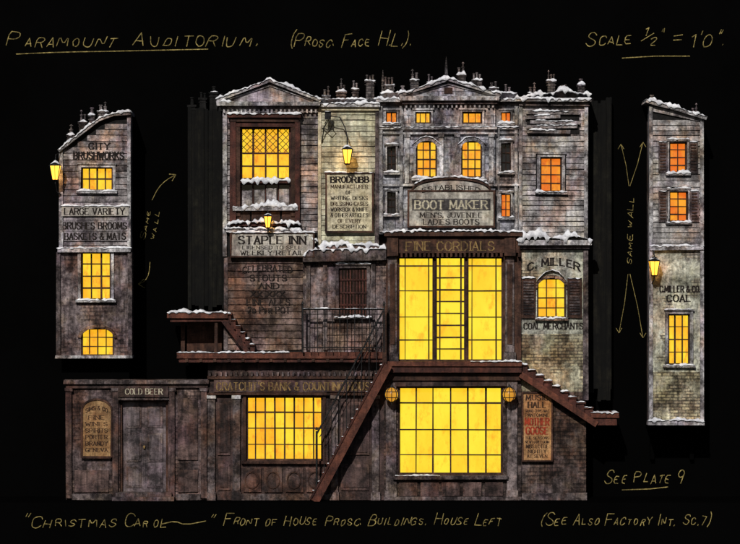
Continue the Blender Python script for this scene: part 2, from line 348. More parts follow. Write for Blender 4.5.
def text(g,s,x0,x1,yt,yb,d,m='ink_black',w=.9,archh=0,serif=True,hand=False,rot=0,p='lettering',k=1.0):
    lay=[];cx=0
    for ch in s:
        if ch==' ': cx+=3.0; continue
        sc=(.60 if hand else .72) if ch.islower() else 1.
        gl=GL.get(ch.upper())
        if not gl: continue
        wd=max(pp[0] for st in gl for pp in st)*sc
        lay.append((cx,sc,gl)); cx+=wd+(1.5 if not hand else 1.3*U(.8,1.5))
    tot=max(cx-1.2,1)
    W_=x1-x0; H=yb-yt; xc=(x0+x1)/2; yc=(yt+yb)/2
    ca,sa=math.cos(math.radians(rot)),math.sin(math.radians(rot))
    slant=.28 if hand else 0
    def tr(u,v):
        x=u/tot*W_-W_/2; y=-(v/6*H)+H/2-archh*(1-(2*x/W_)**2); x+=v/6*H*slant
        xr,yr=x*ca+y*sa,-x*sa+y*ca
        return ((xc+xr-370)*k+370,(yc+yr-272)*k+272)
    for cx,sc,gl in lay:
        jx,jy,js,jr=(U(-.3,.3),U(-.5,.5),U(.82,1.15),U(-.09,.09)) if hand else (U(-.1,.1),U(-.12,.12),1,0)
        n=0
        for st in gl:
            pts=[(cx+(a*sc*js)+jx+jr*b,b*sc*js+jy) for a,b in st]
            if hand: pts=smoothpts([(a+U(-.25,.25),b+U(-.25,.25)) for a,b in pts])
            Q=[tr(a,b) for a,b in pts]
            for i in range(len(Q)-1):
                a,b=Q[i],Q[i+1]; dx,dy=b[0]-a[0],b[1]-a[1]; L=math.hypot(dx,dy)
                if L<.01: continue
                ww=w*(.5+.65*abs(dy)/L) if serif else w*U(.8,1.1)
                e=ww*.3/L; a2=(a[0]-dx*e,a[1]-dy*e); b2=(b[0]+dx*e,b[1]+dy*e)
                nx,ny=-dy/L*ww/2,dx/L*ww/2; dd=d+.0003*n; n+=1
                vs=[(X(q[0]),-dd,Z(q[1])) for q in ((a2[0]+nx,a2[1]+ny),(b2[0]+nx,b2[1]+ny),(b2[0]-nx,b2[1]-ny),(a2[0]-nx,a2[1]-ny))]
                add(g,p,m,vs,[(0,1,2,3)])
            if serif and H>3.6:
                for (pi,qi) in ((0,1),(-1,-2)):
                    a,b=st[pi],st[qi]
                    if a[1] in (0,6) and abs(a[1]-b[1])>1.5:
                        c0=tr(pts[pi][0]-.95*sc,pts[pi][1]); c1=tr(pts[pi][0]+.95*sc,pts[pi][1]); hh=w*.28; dd=d+.0004*n; n+=1
                        vs=[(X(q[0]),-dd,Z(q[1])) for q in ((c0[0],c0[1]+hh),(c1[0],c1[1]+hh),(c1[0],c1[1]-hh),(c0[0],c0[1]-hh))]
                        add(g,p,m,vs,[(0,1,2,3)])
def stroke(g,pts,d,k,w=.8,m='gold_ink',p='pen_stroke'):
    Q=[((x-370)*k+370,(y-272)*k+272) for x,y in smoothpts(pts)]
    for i in range(len(Q)-1):
        a,b=Q[i],Q[i+1]; dx,dy=b[0]-a[0],b[1]-a[1]; L=math.hypot(dx,dy) or 1
        nx,ny=-dy/L*w/2,dx/L*w/2; dd=d+.0004*(i%7)
        add(g,p,m,[(X(q[0]),-dd,Z(q[1])) for q in ((a[0]+nx,a[1]+ny),(b[0]+nx,b[1]+ny),(b[0]-nx,b[1]-ny),(a[0]-nx,a[1]-ny))],[(0,1,2,3)])
def signboard(g,x0,y0,x1,y1,d0,d1,face,frame='umber_wood',b=1.6,sn=True,st=1.8):
    box(g,'board',face,x0,y0,x1,y1,d0,d1,.001)
    box(g,'frame',frame,x0-b,y0-b,x1+b,y0,d0,d1+.02);box(g,'frame',frame,x0-b,y1,x1+b,y1+b,d0,d1+.02)
    box(g,'frame',frame,x0-b,y0,x0,y1,d0,d1+.017);box(g,'frame',frame,x1,y0,x1+b,y1,d0,d1+.017)
    if sn: snow(g,[(x0-b-1,y0-b),(x1+b+1,y0-b)],st,d0,d1+.01,.8)
def lantern(g,x,y,h,d,en=2.2):
    w=h*.36
    def ring(yy,r): return [(X(x+sx*r),-(d)+sy*r*S,Z(yy)) for sx,sy in ((-1,1),(1,1),(1,-1),(-1,-1))]
    yt,yb=y-h/2,y+h/2
    vs=ring(yt,w)+ring(yb,w*.55); add(g,'glass','lantern_glass',vs,[(0,1,5,4),(1,2,6,5),(2,3,7,6),(3,0,4,7),(4,5,6,7),(0,3,2,1)])
    for sx in (-1,1):
        for sy in (-1,1):
            tube(g,'cage_bar','wrought_iron',[(x+sx*w,yt,d+sy*w*S),(x+sx*w*.55,yb,d+sy*w*.55*S)],.45)
    tube(g,'cage_bar','wrought_iron',[(x,yt,d+w*S+.003),(x,yb,d+w*.55*S+.003)],.3)
    vs=ring(yt+.4,w*1.2)+ring(yt-h*.28,w*.35); add(g,'hood','wrought_iron',vs,[(0,1,5,4),(1,2,6,5),(2,3,7,6),(3,0,4,7),(4,5,6,7),(0,3,2,1)])
    cyl(g,'finial','wrought_iron',x,yt-h*.28,yt-h*.5,.9,.3,d,8)
    vs=ring(yb,w*.7)+ring(yb+1.4,w*.4); add(g,'base','wrought_iron',vs,[(0,1,5,4),(1,2,6,5),(2,3,7,6),(3,0,4,7),(4,5,6,7),(0,3,2,1)])
    snow(g,[(x-w*.9,yt-1.2),(x,yt-h*.22),(x+w*.9,yt-1.2)],1.2,d-w*.7*S,d+w*.8*S,.5,'snow_cap')
    LAMPS.append((g,(X(x),-(d-w*S-.05),Z(y)),en))
def cage_lamp(g,x,y,r,d):
    n=12;vs=[];fs=[]
    ringn=7
    for j in range(ringn):
        t=math.pi*j/(ringn-1); rr=r*.85*math.sin(t)+.3
        for i in range(n):
            a=2*math.pi*i/n; vs.append((X(x)+rr*S*math.cos(a),-d+rr*S*math.sin(a),Z(y)+r*S*math.cos(t)))
    for j in range(ringn-1):
        for i in range(n): fs.append((j*n+i,j*n+(i+1)%n,(j+1)*n+(i+1)%n,(j+1)*n+i))
    add(g,'glass_globe','dim_lantern_glass',vs,fs,True)
    for i in range(8):
        a=2*math.pi*i/8
        tube(g,'cage_bar','wrought_iron',[(x+(r*.93*math.sin(t)+.2)*math.cos(a),y-r*1.03*math.cos(t),d+(r*.93*math.sin(t)+.2)*S*math.sin(a)) for t in [math.pi*k/8 for k in range(9)]],.4)
    for yy in (-.4,.4):
        rr=r*.93*math.sqrt(1-yy*yy)
        tube(g,'cage_ring','wrought_iron',[(x+rr*math.cos(t),y+yy*r,d+rr*S*math.sin(t)) for t in [2*math.pi*k/16 for k in range(17)]],.4)
    cyl(g,'cap','wrought_iron',x,y-r,y-r-2.5,2.2,.6,d); cyl(g,'stem','wrought_iron',x,y+r,y+r+4,.9,.4,d)
    tube(g,'arm','wrought_iron',[(x,y-r-2,d),(x,y-r-3,d*.5),(x,y-r-3,0)],.6)
def corbels(g,m,x0,x1,y0,y1,n,d0,d1,w=1.6,p='corbels'):
    for i in range(n):
        x=x0+(x1-x0)*(i+.5)/n; box(g,p,m,x-w/2,y0,x+w/2,y1,d0,d1)
def gable(g,xa,xb,ya,xm,ym,d0,d1,face,trim):
    poly(g,'pediment',face,[(xa+4,ya),(xb-4,ya),(xm,ym+3)],d0,d1)
    beam(g,'pediment_rake',trim,(xa,ya-1),(xm,ym),3.2,d0,d1+.10); beam(g,'pediment_rake',trim,(xb,ya-1),(xm,ym+.01),3.2,d0,d1+.097)
    beam(g,'pediment_rake',trim,(xa+8,ya-1.2),(xm,ym+5),1.0,d1,d1+.03); beam(g,'pediment_rake',trim,(xb-8,ya-1.2),(xm,ym+5),1.0,d1,d1+.028)
    snow(g,[(xa-1,ya-2.4),(xm,ym-1.6),(xb+1,ya-2.4)],1.8,d0,d1+.10,1.4)

# ================================================================== TAVERN (staple inn)
T='tavern_building'
hA=[(240,127,291,207)]
wall(T,'gap_shade',224,104,318,258,hA); wall(T,'gap_shade',226,258,303,352)
box(T,'building_body','dark_stone_trim',225,105,317,352,BACK,-.26,0)
boards(T,'weathered_grey_boards',224,113,318,233,5.6,[(230,112,299,226)])
boards(T,'brown_grey_boards',226,257,303,351,6.6,prot=.033)
box(T,'corner_post','stone_trim',223,108,227,256,-.02,.06); box(T,'corner_post','dark_stone_trim',224,258,227.5,350,-.02,.05)
box(T,'cornice','stone_trim',217,102,320,106,-.3,.22); box(T,'cornice','dark_stone_trim',221,106,319,109,-.2,.14); box(T,'cornice','stone_trim',223,109,318,112.5,-.1,.07)
corbels(T,'stone_trim',222,318,109,113,22,.07,.12,1.8)
gable(T,217,321,102,270,81,-.3,.10,'weathered_grey_boards','stone_trim')
box(T,'roof_slab','roof_slate',222,101,316,105,BACK,-.31)
snow(T,[(219,102),(232,102)],1.6,-.2,.2,2); 
# bay window
box(T,'bay_cornice','oxblood_wood',228,114,301,118,0,.20); box(T,'bay_cornice','umber_wood',230,118,299,122,0,.14); box(T,'bay_head','oxblood_wood',236,122,296,127,0,.10)
snow(T,[(227,114),(302,114)],1.0,.0,.2,1.2)
for a,b_ in ((230,236),(295,300)): box(T,'bay_post','oxblood_wood',a,122,b_,224,0,.13)
for a,b_ in ((236,240),(291,295)): box(T,'bay_post','umber_wood',a,127,b_,216,-.02,.09)
window(T,240,127,291,180,[240,253,265.5,278,291],[127,153,166,180],0,'lit_glass_gold','oxblood_wood',1.6,0,sill=False,diamond=(242,129,289,152,6.5),fw=2.2,pn='_bay')
window(T,240,183,291,207,4,1,0,'dark_glass','oxblood_wood',1.3,0,sill=False,pn='_lower')
box(T,'bay_rail','oxblood_wood',240,180,291,183,-.06,.06); snow(T,[(240,180.5),(291,180.5)],1.6,-.05,.06,3.2)
box(T,'bay_sill','stone_trim',233,207,298,210.5,0,.16); snow(T,[(233,207),(265,206),(298,207)],2.6,0,.15,3)
for i in range(4): box(T,'bay_apron_panel','umber_wood',237+i*15,211.5,250+i*15,222,-.01,.05)
box(T,'bay_base','oxblood_wood',229,222,301,226,0,.16); snow(T,[(227,225),(240,222),(262,222),(301,224)],2.6,0,.2,3)
for i in range(4): box(T,'sash_boards','weathered_grey_boards',242+i*12.3,190+U(-2,3),252+i*12.3,207,-.07,-.04)
poly(T,'lean_snow_ledge','stone_trim',[(226,228),(300,229),(316,240),(316,243),(226,232)],0,.12); snow(T,[(224,228),(262,228.5),(300,230),(318,241)],2.2,0,.14,2)
for i,(s,a,b_) in enumerate((("CELEBRATED",243,292),("STOUTS",250,287),("AND",259,279),("XX XXX",251,285),("FINE ALES",247,290),("2d Per POT",248,290))):
    text(T,s,a,b_,267+i*8,272.6+i*8,.038,'ink_black',1.0,archh=2 if i==0 else 0,p='wall_lettering')
# tavern sign
G='tavern_sign'
signboard(G,232,234,313,256,.06,.15,'sign_grey',st=1.2); text(G,'STAPLE INN',239,306,236.5,244,.153,'ink_black',1.6); text(G,'LICENSED TO SELL',243,302,245.8,249.3,.153,w=.7); text(G,'WEEKLY RETAIL',241,304,250.8,255,.153,w=.9)
for xx in (240,305): tube(G,'hanger','wrought_iron',[(xx,232,.1),(xx,226,.0)],.5)
lantern('wall_lantern',268.5,222,11,.34); tube('wall_lantern','bracket','wrought_iron',[(268.5,229,.32),(268.5,231,.3),(268.5,232,.1)],.6)

# ================================================================== DESK MAKER (brodribb)
D='desk_maker_building'
hB=[(339,268,367,317)]
wall(D,'gap_shade',318,106,379,258); wall(D,'violet_plaster',303,258,386,352,hB)
box(D,'building_body','dark_stone_trim',319,107,378,352,BACK,-.26,0)
boards(D,'cream_boards',318,110,379,246,5.2,prot=.022)
box(D,'cornice','stone_trim',316,104,380,107,-.3,.14); box(D,'cornice','sign_cream',318,107,379,110.5,-.2,.08)
snow(D,[(315,104),(345,103),(380,104)],2.2,-.3,.14,2.4)
box(D,'corner_post','sign_cream',318,110,321,246,0,.05); box(D,'corner_post','dark_stone_trim',375,110,379,246,0,.045)
poly(D,'ledge','dark_stone_trim',[(303,256),(308,250),(386,248),(386,260),(303,262)],-.1,.16)
snow(D,[(303,256),(309,250),(345,249),(386,249)],3.0,-.05,.17,3)
poly(D,'lean_roof','brown_grey_boards',[(320,246),(378,246),(382,250),(316,250)],-.05,.09); snow(D,[(318,246),(345,244),(380,246)],2.2,0,.1,3)
text(D,"ART & T PRINTER",312,380,261.8,265.8,.004,'ink_black',.8,p='wall_lettering')
window(D,339,268,367,317,3,1,0,'dark_glass','umber_wood',1,3,'dark_stone_trim',sill=True,pn='_barred')
for i in range(9): box(D,'window_bars','oxblood_wood',340.2+i*3.1,269,341.9+i*3.1,316,-.05,-.02)
for yy in (279,292,304): box(D,'window_bars','oxblood_wood',339.5,yy,366.5,yy+1.6,-.018,.0)
for xx in (308,325,373): box(D,'pilaster','dark_stone_trim',xx-2,262,xx+2,350,0,.05)
boards(D,'brown_grey_boards',326,322,371,350,6,prot=.03)
for (x,yt,w,n) in ((326,87,7,2),(341,83,9,3),(355,80,6,2),(370,72,9,3)): chimney(D,x,yt,107,w,n)
box(D,'roof_ridge','roof_slate',320,98,379,104,-.75,-.3); snow(D,[(320,98),(379,98)],1.6,-.75,-.32,.8)
G='desk_maker_sign'
signboard(G,327,174,372,231,.04,.09,'sign_cream',st=1.)
text(G,'BRODRIBB',331,369,177,182.5,.093,w=1.4)
for i,(s,a,b_) in enumerate((("MANUFACTURER",331,368),("OF",346,352),("WRITING, DESKS",331,368),("DRESSING CASES",331,368),("WORKBOX & KNIFE",331,368),("& OTHER ARTICLES",331,368),("OF EVERY",338,361),("DESCRIPTION",333,366))):
    text(G,s,a,b_,185+i*5.7,188.5+i*5.7,.093,'ink_black' if i%3 else 'ink_brown',.62)
lantern('wall_lantern.001',347.5,157,14,.36,3.2)
tube('wall_lantern.001','bracket','wrought_iron',[(322,143,.02),(324,128,.18),(331,117,.3),(340,118,.34),(345,128,.36),(347.5,138,.36),(347.5,147,.36)],.6)
tube('wall_lantern.001','bracket','wrought_iron',[(322,128,.02),(330,131,.2),(333,124,.28),(328,119,.25),(325,124,.2)],.5)
box('wall_lantern.001','bracket_plate','wrought_iron',325,112,331,120,.26,.29); snow('wall_lantern.001',[(325,112),(331,112)],1.2,.25,.3,.4)

# ================================================================== BOOT MAKER
B='boot_maker_building'
cen=[(415,112,431,124),(462,112,482,124),(416,141,437,178),(461,141,482,178)]
fl=[(386,112,397,123),(501,112,511,123),(387,147,396,172),(501,143,511,172),(501,194,511,217),(387,192,396,214)]
wall(B,'slate_stone',379,104,404,234,fl,-.25,0); wall(B,'slate_stone',495,104,519,234,fl,-.25,0)
wall(B,'slate_stone',404,102,495,234,cen,-.25,.09)
box(B,'building_body','dark_stone_trim',380,105,518,498,BACK,-.26,0)
for a,b_ in ((376,404),(495,521)):
    box(B,'cornice','stone_trim',a,99,b_,102,-.3,.16); box(B,'cornice','dark_stone_trim',a+(1 if a<400 else 0),102,b_-(1 if a>400 else 0),105,-.2,.08)
    snow(B,[(a,99),(b_,99)],2.,-.3,.15,1.8)
box(B,'cornice','stone_trim',400,97,499,101,-.3,.28); box(B,'cornice','dark_stone_trim',402,101,497,104.5,-.2,.2)
corbels(B,'stone_trim',404,495,104.5,108,20,.09,.16,1.7)
gable(B,399,500,97,448,80,-.3,.18,'slate_stone','stone_trim')
box(B,'pediment_vent','umber_wood',444,88,452,94,.18,.20)
for y,h in ((127,2.6),(184,2.2),(133,1.4)):
    box(B,'string_course','stone_trim',402.5,y,496.5,y+h,.09,.16); box(B,'string_course','stone_trim',379,y,402.5,y+h-.3,0,.06); box(B,'string_course','stone_trim',496.5,y,519,y+h-.3,0,.06)
snow(B,[(402,127),(497,127)],1.1,.09,.15,1.0); snow(B,[(379,127),(402,127)],1.,0,.06,.8); snow(B,[(497,127),(519,127)],1.,0,.06,.8)
for xx in (407,441,457,491): box(B,'pilaster','stone_trim',xx-2.2,136,xx+2.2,183,.09,.13); box(B,'pilaster','stone_trim',xx-3,134.5,xx+3,137.5,.09,.15)
for xx in (381,401,498,516): box(B,'pilaster','stone_trim',xx-1.6,106,xx+1.6,232,0,.045)
for h in cen[:2]: window(B,*h,3,1,.09,'lit_glass_amber','umber_wood',1,2,pn='_attic',sn=False)
for h in cen[2:]: window(B,*h,3,4,.09,'lit_glass_amber','umber_wood',1,2.5,arch=8,wm='slate_stone',pn='_arched')
for h,gl_,c,r in zip(fl,('lit_glass_orange','lit_glass_orange','dark_glass','dark_glass','lit_glass_orange','dark_glass'),(2,2,2,2,2,2),(1,1,3,3,3,3)):
    window(B,*h,c,r,0,gl_,'umber_wood',.8,1.6,fw=1,pn='_flank')
for h in cen[2:]: snow(B,[(h[0]-4,h[1]+4),(h[0]+4,h[1]-3),((h[0]+h[2])/2,h[1]-4.4),(h[2]-4,h[1]-3),(h[2]+4,h[1]+4)],.9,.09,.13,.5)
for (x,yt,w,n) in ((389,76,10,3),(403,83,6,1),(415,71,8,2),(431,73,6,2),(462,66,8,2),(478,71,9,3),(495,79,8,2),(509,84,7,2)):
    chimney(B,x,yt,102,w,n,-.8,-.5)
for x,y in ((383,72),(447,58)): 
    cyl(B,'roof_finial','chimney_stone',x,y+22,y+8,2.2,1.4,-.6); cyl(B,'roof_finial','chimney_stone',x,y+8,y-4,1.6,.15,-.6)
box(B,'roof_ridge','roof_slate',380,92,518,99,BACK,-.31); snow(B,[(380,92),(430,90),(518,92)],2.2,-.85,-.33,.8)
# sign
G='boot_maker_sign'
signboard(G,409,192,493,226,.13,.20,'sign_grey',sn=False)
arc=[(451+38*math.cos(t),192-11*math.sin(t)) for t in [math.pi*i/16 for i in range(17)]]
poly(G,'arched_head','sign_grey',arc,.13,.198); arcband(G,'arched_frame','umber_wood',451,190.6,38,11,2,0,180,.13,.212,16); 
snow(G,[(414,184),(424,179.5),(451,176.5),(478,179.5),(488,184)],1.4,.13,.21,.5)
box(G,'name_panel','sign_slate',412,199,490,210.5,.20,.215)
text(G,'ESTABLISHED',422,480,188.5,193,.202,w=.8,archh=3.2)
text(G,'BOOT MAKER',415,487,201,209,.218,'paint_cream',1.5)
text(G,"MEN'S, JUVENILE",420,482,213,217.6,.203,w=.8); text(G,'LADIES BOOTS',423,479,219.5,224.5,.203,w=.9)
# shop front storey 1
box(B,'fascia_cornice','umber_wood',384,232,522,236,-.1,.26); snow(B,[(382,232),(404,231),(496,231),(522,232)],1.8,-.05,.26,1.6)
wall(B,'umber_wood',386,236,521,361,[(398,257,503,361)],-.25,.06,'shopfront_upper')
box(B,'fascia','umber_wood',390,238,519,253,.06,.17); corbels(B,'umber_wood',386,521,253,257,30,.06,.18,2.2)
text(B,'FINE CORDIALS',406,494,242,250.5,.173,'gilt_paint',1.2,p='fascia_lettering')
for a in (388,505): 
    box(B,'shop_pilaster','dark_stone_trim',a,257,a+9,352,.06,.13); box(B,'shop_pilaster','umber_wood',a+2,264,a+7,344,.13,.15); box(B,'shop_pilaster_base','dark_stone_trim',a-1.5,352,a+10.5,361,.06,.17)
    box(B,'console_bracket','umber_wood',a-1,238,a+10,256,.172,.24); 
window(B,398,257,434,361,[398,405,429,434],[257,266,291,317,340,361],.06,'lit_glass_yellow','umber_wood',1.1,0,sill=False,fw=1.6,pn='_left')
window(B,467,257,503,361,[467,472,496,503],[257,266,291,317,340,361],.06,'lit_glass_yellow','umber_wood',1.1,0,sill=False,fw=1.6,pn='_right')
window(B,435.6,257,465.4,361,[435.6,440,461,465.4],[257,266]+[266+i*11.9 for i in range(1,8)]+[361],.06,'lit_glass_yellow','umber_wood',1.3,0,sill=False,fw=1.4,pn='_centre')
box(B,'shop_mullion','umber_wood',434,257,435.6,361,-.06,.06);box(B,'shop_mullion','umber_wood',465.4,257,467,361,-.06,.06)
# ground storey
wall(B,'dark_plaster',384,372,521,500,[(398,386,503,475)],-.25,.04,'shopfront_lower')
box(B,'shop_head','umber_wood',386,374,521,380,.04,.16); box(B,'shop_head','shopfront_paint',395,380,506,386,.04,.11)
window(B,398,386,503,475,[398,416,433,451,468,486,503],[386,403,430,455,475],.04,'lit_glass_yellow','umber_wood',1.4,0,sill=False,fw=2.2,pn='_shop')
box(B,'shop_sill','dark_stone_trim',393,475,508,479,.0,.16); snow(B,[(395,475),(440,475)],.7,.04,.14,.4)
for i in range(5): box(B,'stall_riser_panel','shopfront_panel',399+i*21.4,482,417+i*21.4,496,.04,.07)
box(B,'plinth','dark_stone_trim',384,496.5,521,500,.04,.12)
for a in (386,507): box(B,'shop_pilaster','dark_stone_trim',a,380,a+10,490,.04,.10); box(B,'shop_pilaster_base','dark_stone_trim',a-1,490,a+11,496.5,.04,.13)
cage_lamp('cage_lantern',391.5,394,7.2,.30); cage_lamp('cage_lantern.001',508.5,394,7.2,.30)

# ================================================================== COAL MERCHANT (right)
C='coal_merchant_building'
hD=[(540,157,562,192)]; hE=[(537,278,566,318)]
wall(C,'gap_shade',519,102,588,250,hD); wall(C,'pale_plaster',521,250,588,334,hE); wall(C,'yellow_brick',521,334,586,392); wall(C,'dark_plaster',521,392,586,500)
box(C,'building_body','dark_stone_trim',520,103,586,498,BACK,-.26,0)
boards(C,'pale_grey_boards',519,136,588,240,5.4,[(536,152,566,197)])
boards(C,'weathered_grey_boards',519,106,588,136,5,prot=.02)
box(C,'louvre_shade','gap_shade',527,110.5,579,134,.0,.032)  # flat dark panel, shade of the opening behind the slats painted as colour
for i,(a,b_,y,t) in enumerate(((526,580,112.5,.5),(525,560,117.5,-1),(530,580,122,1),(526,577,127,-.6),(527,570,131.5,.5))):
    beam(C,'broken_louvre','weathered_grey_boards',(a,y),(b_,y+t),3.4,.034,.09); snow(C,[(a+R()*10,y-1.6),(b_-R()*20,y-1.6+t)],1.2,.03,.09,.9)
box(C,'cornice','stone_trim',516,98,591,102,-.3,.18); box(C,'cornice','dark_stone_trim',519,102,589,106,-.2,.1)
poly(C,'snowy_roof','roof_slate',[(519,98),(560,92),(588,95),(590,98)],BACK,.02)
snow(C,[(515,98),(540,95),(562,91),(591,95)],3.2,-.8,.17,2.5); snow(C,[(516,99),(591,99)],1.2,0,.18,2.5)
for xx in (520.5,586): box(C,'corner_post','stone_trim',xx-1.8,106,xx+1.8,240,0,.06)
window(C,*hD[0],2,4,0,'lit_glass_orange','umber_wood',1,3,pn='_upper')
for (x,yt,w,n) in ((534,84,8,2),(553,72,8,3),(566,84,6,2),(583,76,6,1)): chimney(C,x,yt,98,w,n,-.75,-.45)
box(C,'ledge','stone_trim',518,240,591,245,-.05,.20); snow(C,[(516,240),(535,236),(560,239),(575,236),(592,240)],4,0,.2,4)
box(C,'ledge','dark_stone_trim',520,245,589,249,-.05,.1)
text(C,'C. MILLER',528,580,264,271,.008,'ink_black',1.5,archh=6,p='wall_lettering'); text(C,'COAL MERCHANTS',524,583,323,329,.008,'ink_black',1.1,p='wall_lettering')
window(C,*hE[0],3,4,0,'lit_glass_gold','umber_wood',1.1,0,cm='sooty_brick',arch=11,wm='pale_plaster',pn='_arched')
for a,b_ in ((521.5,535.5),(567.5,581.5)):
    box(C,'shutter','umber_wood',a,278,b_,318,0,.05)
    for i in range(12): box(C,'shutter_slat','dark_stone_trim',a+1.8,281+i*2.9,b_-1.8,282.6+i*2.9,.05,.065)
    snow(C,[(a,278),(b_,278)],1.2,0,.05,1)
snow(C,[(537,280),(545,272),(552,270),(559,272),(566,280)],1.1,0,.06,.8)
box(C,'pilaster','dark_stone_trim',583,250,588,400,0,.05)
box(C,'plinth','dark_stone_trim',522,493,587,500,0,.06)
G='playbill_poster'
signboard(G,523,393,551,460,.03,.08,'playbill_paper','umber_wood',1.4,sn=False)
for s,a,b_,y,h,m_,w in (('MUSIC',526,548,395,5,'ink_brown',1.1),('HALL',528,546,402,5.5,'ink_brown',1.2),('GRAND CHRISTMAS',525,549,409.5,2.6,'ink_brown',.5),('PANTOMIME',525,549,413.5,3,'ink_brown',.6),('MOTHER',525,549,418,7,'paint_red',1.4),('GOOSE',526,548,427,7,'paint_red',1.4),('THE SEASONS',525,549,436.5,2.6,'ink_brown',.5),('NEW HARLEQUIN',525,549,440.5,2.6,'ink_brown',.5),('MISS LOTTIE',526,548,444.5,3.4,'ink_brown',.7),('NIGHTLY',528,546,449.5,3.4,'ink_brown',.7),('AT SEVEN',527,547,454.5,3,'ink_brown',.6)):
    text(G,s,a,b_,y,y+h,.082,m_,w)

# ================================================================== LOWER LEFT: beer house wall and counting house
L='beer_house_building'
hL=[(120,400,168,500)]
wall(L,'plum_plaster',66,384,208,500,hL); box(L,'building_body','dark_stone_trim',67,384,207,500,BACK,-.26,0)
box(L,'cornice','dark_stone_trim',64,380,209,384,-.3,.12); box(L,'cornice','shopfront_paint',66,384,208,388,-.1,.06)
for a in (66,112.5,169,201): box(L,'pilaster','shopfront_panel',a,388,a+6,498,0,.07); box(L,'pilaster_cap','dark_stone_trim',a-1,388,a+7,391,0,.10)
box(L,'door_head_sign','shopfront_paint',118.6,386,169,397,.0,.14); text(L,'COLD BEER',126,163,388.5,394,.143,'paint_cream',.8,p='door_sign_lettering')
box(L,'door_lintel','dark_stone_trim',118.6,397,169,400,0,.11)
box(L,'door','door_paint',122,402,166,492,-.16,-.11)
for a,b_ in ((120,122),(166,168)): box(L,'door_frame','umber_wood',a,400,b_,500,-.2,-.04)
box(L,'door_frame','umber_wood',122,400,166,402,-.2,-.045)
for (a,b_,c,e) in ((126,406,141,428),(147,406,162,428),(126,433,141,462),(147,433,162,462),(126,467,141,488),(147,467,162,488)):
    box(L,'door_panel_moulding','dark_stone_trim',a,b_,c,e,-.11,-.09); box(L,'door_panel','door_paint',a+2,b_+2,c-2,e-2,-.09,-.075)
box(L,'door_knob','gilt_paint',143,446,145,448.5,-.11,-.06)
box(L,'door_step','dark_stone_trim',116,492,172,496,-.2,.18); box(L,'door_step','dark_stone_trim',113,496,175,500,-.2,.30)
for a,b_ in ((72,112),(175,201)): box(L,'wall_panel','shopfront_panel',a+3,470,b_-3,492,0,.04)
box(L,'wall_panel','shopfront_panel',178,398,198,460,0,.03)
box(L,'plinth','dark_stone_trim',72,494,112,500,0,.06); box(L,'plinth','dark_stone_trim',175.5,494,201,500,0,.06)
G='notice_board'
poly(G,'board','sign_tan',[(83,456),(111,456),(111,410)]+[(97+14*math.cos(t),410-10*math.sin(t)) for t in [math.pi*i/10 for i in range(1,10)]]+[(83,410)],.03,.07)
arcband(G,'frame','umber_wood',97,410,14,10,1.8,0,180,.03,.09,12); box(G,'frame','umber_wood',81.2,410,83,457.5,.03,.088);box(G,'frame','umber_wood',111,410,112.8,457.5,.03,.088);box(G,'frame','umber_wood',83,456,111,458,.03,.09)
for i,s in enumerate(('SIMS & CO','FINE','WINES','SPIRITS','PORTER','BRANDY','GENEVA')): text(G,s,86+ (3 if i in(1,) else 0),108-(3 if i in(1,) else 0),409+i*6.5,412.6+i*6.5,.072,'ink_brown',.8,archh=3 if i==0 else 0)
K='counting_house_building'
hK=[(246,396,323,461)]
wall(K,'shopfront_paint',208,362,384,500,hK,-.25,.02); box(K,'building_body','dark_stone_trim',209,363,380,499,BACK,-.26,0)
box(K,'fascia_moulding','umber_wood',208,376,384,379,.02,.10); box(K,'fascia','shopfront_panel',214,380,378,392,.02,.10); box(K,'fascia_moulding','umber_wood',208,393,384,395,.02,.12)
text(K,"CRATCHIT'S BANK & COUNTING HOUSE",217,375,382.5,390,.103,'gilt_paint',1.0,p='fascia_lettering')
corbels(K,'dark_stone_trim',208,384,372,376,34,.02,.12,2)
window(K,246,396,323,461,8,4,.02,'lit_glass_gold','umber_wood',1.3,2.5,'umber_wood',sn=False,fw=2,pn='_shop')
for a in (208,233,331,372): box(K,'pilaster','dark_stone_trim',a,396,a+7,492,.02,.09); box(K,'pilaster_cap','stone_trim',a-1,395.2,a+8,398.5,.02,.125); box(K,'pilaster_base','dark_stone_trim',a-1,492,a+8,500,.02,.12)
for a,b_ in ((216,232),(339,371)):
    for y0_,y1_ in ((402,455),(464,490)):
        box(K,'wall_panel','shopfront_panel',a+2,y0_,b_-2,y1_,.02,.05); box(K,'wall_panel_inner','shopfront_paint',a+4,y0_+3,b_-4,y1_-3,.05,.065)
for i in range(4):
    xx=252+i*21; box(K,'stall_riser_panel','shopfront_panel',xx-8.5,468,xx+9,492,.02,.06)
    arcband(K,'oval_moulding','umber_wood',xx,480,6,7.5,1.2,0,360,.06,.08,20)
box(K,'plinth','dark_stone_trim',240,494,331,500,.02,.10)

